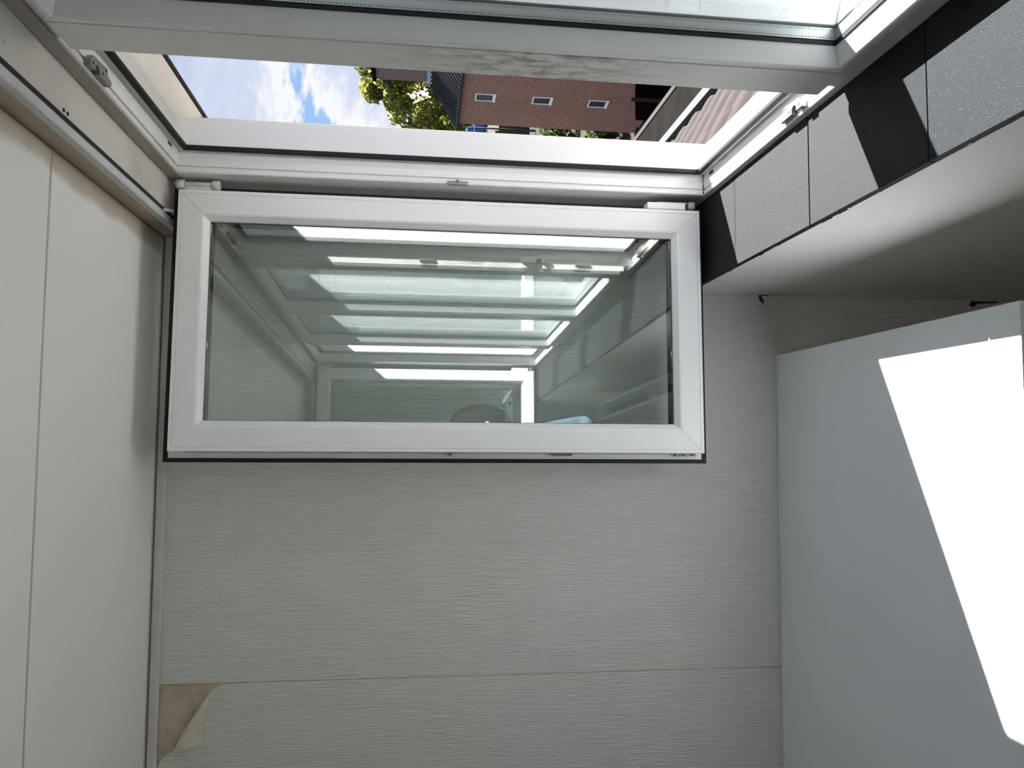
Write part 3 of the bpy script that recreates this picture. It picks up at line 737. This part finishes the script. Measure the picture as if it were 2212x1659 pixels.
gt = thing('roof_gutter', (2.08, 3.2, -1.90), 'pale grey roof gutter along the lower edge of the pink tiles', 'gutter')
for a, b in ((0.4, 4.035), (4.043, 6.6)):
    part('gutter_length', join([MB().box(2.078, 2.138, a, b, -1.90, -1.716), MB().box(1.93, 2.078, a, b, -1.90, -1.80), MB().box(1.90, 1.93, a, b, -1.90, -1.73)]), M['gutter'], gt, bevel=.003)
part('joint_strip', MB().box(2.076, 2.141, 4.028, 4.050, -1.905, -1.714), M['lead'], gt)
fr_ = thing('flat_roof', (3.6, 6.5, -3.9), 'mossy dark flat roof beyond the white gutter', 'roof')
part('bitumen_sheet', MB().box(2.2, 4.95, 1.0, 16.0, -3.9, -3.60), M['moss'], fr_)
part('edge_curb', MB().box(4.95, 5.03, 1.0, 16.0, -3.9, -3.585), M['edge_dark'], fr_)
single('ground', MB().box(-5, 150, -120, 160, ZG - .2, ZG), M['ground'], kind='structure')

# ------------------------------------------------------------------ outside: brick house
hdir = Vector((-.1157, .9933, 0)).normalized(); hn = Vector((.9933, .1157, 0)).normalized()      # along the wall (away), into the house
PF = Vector((10.592, 26.253, 0))
def hp(s, d, z): p = PF - hdir * s + hn * d; return (p.x, p.y, z)
hs = thing('brick_house', hp(5.5, 3, ZG), 'brown brick house with black tiled roof and three small white windows', 'house')
ZE = -1.28; LEN = 11.0; DEP = 6.5
def hbox(s0, s1, d0, d1, z0, z1):
    mb = MB(); mb.hexa([hp(s0, d0, z0), hp(s1, d0, z0), hp(s1, d1, z0), hp(s0, d1, z0)], [hp(s0, d0, z1), hp(s1, d0, z1), hp(s1, d1, z1), hp(s0, d1, z1)]); return mb
mbw = hbox(0, LEN, 0, DEP, ZG, ZE)
RH = 1.85
mbw.hexa([hp(0, 0, ZE), hp(0, DEP, ZE), hp(0, DEP / 2, ZE + RH - .08)], [hp(LEN, 0, ZE), hp(LEN, DEP, ZE), hp(LEN, DEP / 2, ZE + RH - .08)])
part('brick_wall', mbw, M['brick'], hs)
for sgn in (0, 1):
    mb = MB()
    for k in range(46):                          # ribbed courses of the dark roof
        s0, s1 = -.15 + k * (LEN + .3) / 46, -.15 + (k + 1) * (LEN + .3) / 46 - .07
        def rp(s, t, up_):
            d = t * (DEP / 2 + .12) - .12 if not sgn else DEP + .12 - t * (DEP / 2 + .12)
            return hp(s, d, ZE - .03 + t * RH + up_)
        mb.hexa([rp(s0, 0, .0), rp(s0, 0, .06), rp(s0, 1, .06), rp(s0, 1, 0)], [rp(s1, 0, 0), rp(s1, 0, .12), rp(s1, 1, .12), rp(s1, 1, 0)])
        mb.hexa([rp(s1, 0, .0), rp(s1, 0, .05), rp(s1, 1, .05), rp(s1, 1, 0)], [rp(s1 + .07, 0, 0), rp(s1 + .07, 0, .05), rp(s1 + .07, 1, .05), rp(s1 + .07, 1, 0)])
    part('roof_tiles', mb, M['tile_dark'], hs, kind='stuff')
part('ridge', MB().tube([hp(-.15, DEP / 2, ZE + RH + .04), hp(LEN + .15, DEP / 2, ZE + RH + .04)], .11, 8), M['tile_dark'], hs)
part('eaves_gutter', hbox(-.18, LEN + .18, -.13, -.02, ZE - .07, ZE), M['edge_dark'], hs)
ch = part('chimney', hbox(0.02, 0.72, 1.45, 2.35, ZE - .1, 1.42), M['brick_dark'], hs)
part('chimney_cap', hbox(-.04, 0.78, 1.39, 2.41, 1.42, 1.56), M['moss'], ch)
for s_, d_ in ((0.22, 1.75), (0.52, 2.05)):
    part('chimney_pot', MB().tube([hp(s_, d_, 1.56), hp(s_, d_, 1.80)], .085, 10), M['brick_dark'], ch)
part('flashing', hbox(0.0, 0.80, 1.37, 2.0, ZE + .60, ZE + 1.02), M['lead'], ch)
for zc_, sh_ in ((-2.07, 0), (-3.90, 1), (-5.72, 2)):
    s0 = 1.75; hw, hh = .21, .30
    mb = MB(); fm_ = lambda a, b, d: hp(a, d, b)
    wd_ = part('window', join(ring((s0 - hw, s0 + hw, zc_ - hh, zc_ + hh), [(0, -.022), (.042, -.022), (.045, .03), (0, .03)], fm_)), M['white_ext'], hs)
    part('pane', hbox(s0 - hw + .04, s0 + hw - .04, -.008, .012, zc_ - hh + .04, zc_ + hh - .04), M['glass_far'], wd_)
    part('window_ledge', hbox(s0 - hw - .03, s0 + hw + .03, -.035, -.005, zc_ - hh - .05, zc_ - hh), M['white_ext'], wd_)

# dark timber fence in front of the house, planks one by one
fc = thing('timber_fence', (9.8, 20.0, ZG), 'dark stained timber fence across the foot of the brick house', 'fence')
plank = _mesh('plank', MB().box(-.068, .068, -.015, .015, 0, 1.80), M['timber'], (0, 0, 0))
for k in range(19):
    o = bpy.data.objects.new('plank', plank); col.objects.link(o); o.parent = fc
    o.location = (-1.30 + k * .142, random.uniform(-.008, .008), random.uniform(-.008, .008))
for x in (8.95, 10.45):
    part('fence_post', MB().box(x - .04, x + .04, 19.90, 19.98, ZG, -5.58), M['edge_dark'], fc)
gw = thing('block_wall', (8.1, 20.5, ZG), 'low grey block wall at the left end of the dark timber fence', 'wall')
for r_ in range(6):
    for c_ in range(2):
        x0 = 7.62 + .39 * c_ + (0 if r_ % 2 else .06)
        part('block', MB().box(x0, x0 + .378, 20.4, 20.6, ZG + .28 * r_, ZG + .266 + .28 * r_), M['grey_wall'], gw)

# ------------------------------------------------------------------ trees and bushes
def foliage(mb, centres, n, size, flat=1.0):
    for _ in range(n):
        c, r = random.choice(centres)
        while True:
            q = Vector((random.uniform(-1, 1), random.uniform(-1, 1), random.uniform(-1, 1)))
            if .25 < q.length < 1: break
        p = Vector(c) + Vector((q.x * r, q.y * r, q.z * r * flat))
        a = Vector((random.gauss(0, 1), random.gauss(0, 1), random.gauss(0, 1))).normalized(); b = a.orthogonal().normalized()
        c2 = a.cross(b); sz = size * random.uniform(.6, 1.3)
        mb.poly([p - b * sz, p + c2 * sz * .55, p + b * sz, p - c2 * sz * .55])
def tree(loc, height, crown, leaves, size, mat, label, trunk_r=.22):
    o = thing('tree', loc, label, 'tree')
    x, y, z = loc; mb = MB(); foliage(mb, crown, leaves, size); part('foliage', mb, mat, o, kind='stuff')
    tb = MB(); tb.tube([(x, y, z), (x + .1, y, z + height * .3), (x, y + .1, z + height * .62)], [trunk_r, trunk_r * .75, trunk_r * .4], 8)
    for c, r in crown[:9]:
        c = Vector(c); tb.tube([(x + .05, y, z + height * (.35 + .2 * random.random())), tuple(c.lerp(Vector((x, y, z + height * .5)), .45) + Vector((0, 0, -.1))), tuple(c)], [trunk_r * .38, trunk_r * .22, .02], 6)
    part('trunk', tb, M['bark'], o); return o
random.seed(11)
def crown(cx_, cy_, cz_, rx, rz, n, r0, r1):
    out = []
    for _ in range(n):
        a = random.uniform(0, 6.283); q = math.sqrt(random.random()); h = random.uniform(-1, 1)
        k = math.sqrt(max(.05, 1 - h * h))
        out.append(((cx_ + rx * q * k * math.cos(a), cy_ + rx * q * k * math.sin(a), cz_ + rz * h), random.uniform(r0, r1)))
    return out
cr_ = crown(20.9, 45.8, -0.7, 4.2, 2.1, 34, .7, 1.2) + crown(21.0, 44.6, 1.7, 2.2, 1.3, 14, .45, .8) + crown(19.4, 47.4, -1.4, 2.6, 1.2, 12, .5, .9)
tree((20.9, 45.8, ZG), 9.5, cr_, 17000, .17, M['leaf'], 'large yellow green tree rising behind the brick house roof', .3)
tree((29.0, 71.5, ZG), 7.0, crown(29, 71.5, -1.6, 2.2, 2.6, 14, .7, 1.2), 1500, .34, M['leaf_dark'], 'dark green tree far off beside the yellow green tree')
tree((9.0, -16.0, ZG), 8.5, crown(9, -16, -1.5, 3.2, 2.6, 22, .8, 1.3), 3500, .24, M['leaf_mid'], 'green garden tree behind the camera seen only as a reflection')
def bush(x, y, r, h, mat, label, n=700, sz=.12):
    o = thing('bush', (x, y, ZG), label, 'bush'); mb = MB()
    foliage(mb, [((x + random.uniform(-r, r) * .6, y + random.uniform(-r, r) * .6, ZG + h * random.uniform(.3, .8)), h * .38) for _ in range(8)], n, sz)
    part('foliage', mb, mat, o, kind='stuff')
    st = MB(); st.tube([(x, y, ZG), (x, y, ZG + h * .6)], [.08, .03], 6); part('stem', st, M['bark'], o)
bush(11.35, 28.0, .8, 1.2, M['leaf_dark'], 'dark ivy bush at the far foot of the brick house')
bush(14.6, 36.9, 1.2, 1.7, M['leaf_mid'], 'bright green hedge bush past the house corner', 900)
bush(12.0, 30.1, .5, .8, M['leaf_mid'], 'low light green shrub in the garden past the house')
single('lawn', MB().box(13.0, 13.9, 32.8, 34.9, ZG, ZG + .03), M['grass'], 'small strip of lawn past the corner of the brick house', 'lawn')
single('low_wall', MB().box(12.35, 12.85, 31.0, 32.0, ZG, ZG + .40), M['pink'], 'low pink rendered wall past the corner of the brick house', 'wall')
ga = thing('garage', (22.5, 57.5, ZG), 'grey garage with a dark door and an olive post', 'garage')
part('garage_wall', MB().box(21.0, 26.0, 53.2, 62.0, ZG, -5.5), M['grey_wall'], ga)
part('garage_door', MB().box(20.93, 21.0, 54.2, 56.6, ZG, -6.0), M['edge_dark'], ga)
part('gate_post', MB().box(20.7, 20.95, 52.8, 53.15, ZG, -5.2), M['olive'], ga)
va = thing('van', (33.5, 84.5, ZG), 'blue van parked on the street beyond the brick house', 'van')
part('van_body', MB().box(31.8, 35.0, 83.2, 85.4, ZG + .35, -5.15), M['blue'], va, bevel=.15)
part('van_stripe', MB().box(31.75, 35.05, 83.15, 85.45, -6.0, -5.9), M['white_ext'], va)
part('windscreen', MB().box(31.72, 31.8, 83.5, 85.1, -5.95, -5.4), M['glass_far'], va)
for x in (32.4, 34.4):
    part('wheel', MB().tube([(x, 83.15, ZG + .35), (x, 83.4, ZG + .35)], .35, 14), M['gasket'], va)
    part('wheel', MB().tube([(x, 85.2, ZG + .35), (x, 85.45, ZG + .35)], .35, 14), M['gasket'], va)
for x, y, lab in ((19.8, 49.6, 'pale lamp post in front of the grey garage'), (26.0, 66.3, 'white lamp post between the tree and the far houses')):
    lp = thing('lamp_post', (x, y, ZG), lab, 'lamp post')
    part('pole', MB().tube([(x, y, ZG), (x, y, ZG + 4.6)], [.07, .045], 8), M['gutter'], lp)
    part('lamp_head', MB().tube([(x, y, ZG + 4.6), (x - .5, y, ZG + 4.75)], [.05, .09], 8), M['lead'], lp)
def far_house(x, y, wx, wy, h, label):
    o = thing('house', (x, y, ZG), label, 'house')
    part('wall', MB().box(x - wx, x + wx, y - wy, y + wy, ZG, ZG + h), M['brick_far'], o)
    rf = MB(); z = ZG + h
    rf.hexa([(x - wx - .2, y - wy - .2, z), (x - wx - .2, y + wy + .2, z), (x - wx - .2, y, z + wy * .8)], [(x + wx + .2, y - wy - .2, z), (x + wx + .2, y + wy + .2, z), (x + wx + .2, y, z + wy * .8)])
    part('roof', rf, M['tile_dark'], o)
    for k in (-.55, 0, .55):
        f_ = part('window', MB().box(x - wx - .05, x - wx + .02, y + k * wy - .5, y + k * wy + .5, ZG + h * .45, ZG + h * .45 + 1.2), M['white_ext'], o)
        part('pane', MB().box(x - wx - .07, x - wx - .04, y + k * wy - .42, y + k * wy + .42, ZG + h * .45 + .08, ZG + h * .45 + 1.12), M['glass_far'], f_)
far_house(44, 96, 5, 7, 5.6, 'far brick house with dark roof behind the tree')
far_house(18, -24, 4, 7, 5.8, 'brick house across the garden behind the camera, seen only as a reflection')

LAB = {'floor': 'dark floor of the attic room below the desk', 'ceiling': 'white panelled ceiling with a tan stained edge along the curtain rail',
       'wall_left': 'beige wall at the back of the room, out of view', 'wall_right': 'white painted wall below the granite window sill',
       'wall_front': 'end wall ahead in embossed off-white wallpaper with a torn peeling corner', 'wall_back': 'end wall behind the camera, mirrored in the open sash',
       'trim_1': 'white caulked strip where the ceiling meets the papered end wall ahead', 'trim_2': 'white strip between ceiling and the end wall behind the camera',
       'trim_3': 'dirty cream head board between curtain rail and window frame', 'trim_4': 'white filler board between window frame and end wall, behind the open sash',
       'trim_5': 'white filler board beside the far mirrored window sash', 'trim_7': 'tan stained step between ceiling panels and curtain rail', 'ground': 'paved ground far below the window'}
for o in list(bpy.data.objects):
    if o.parent is None and o.name in LAB: o['label'] = LAB[o.name]
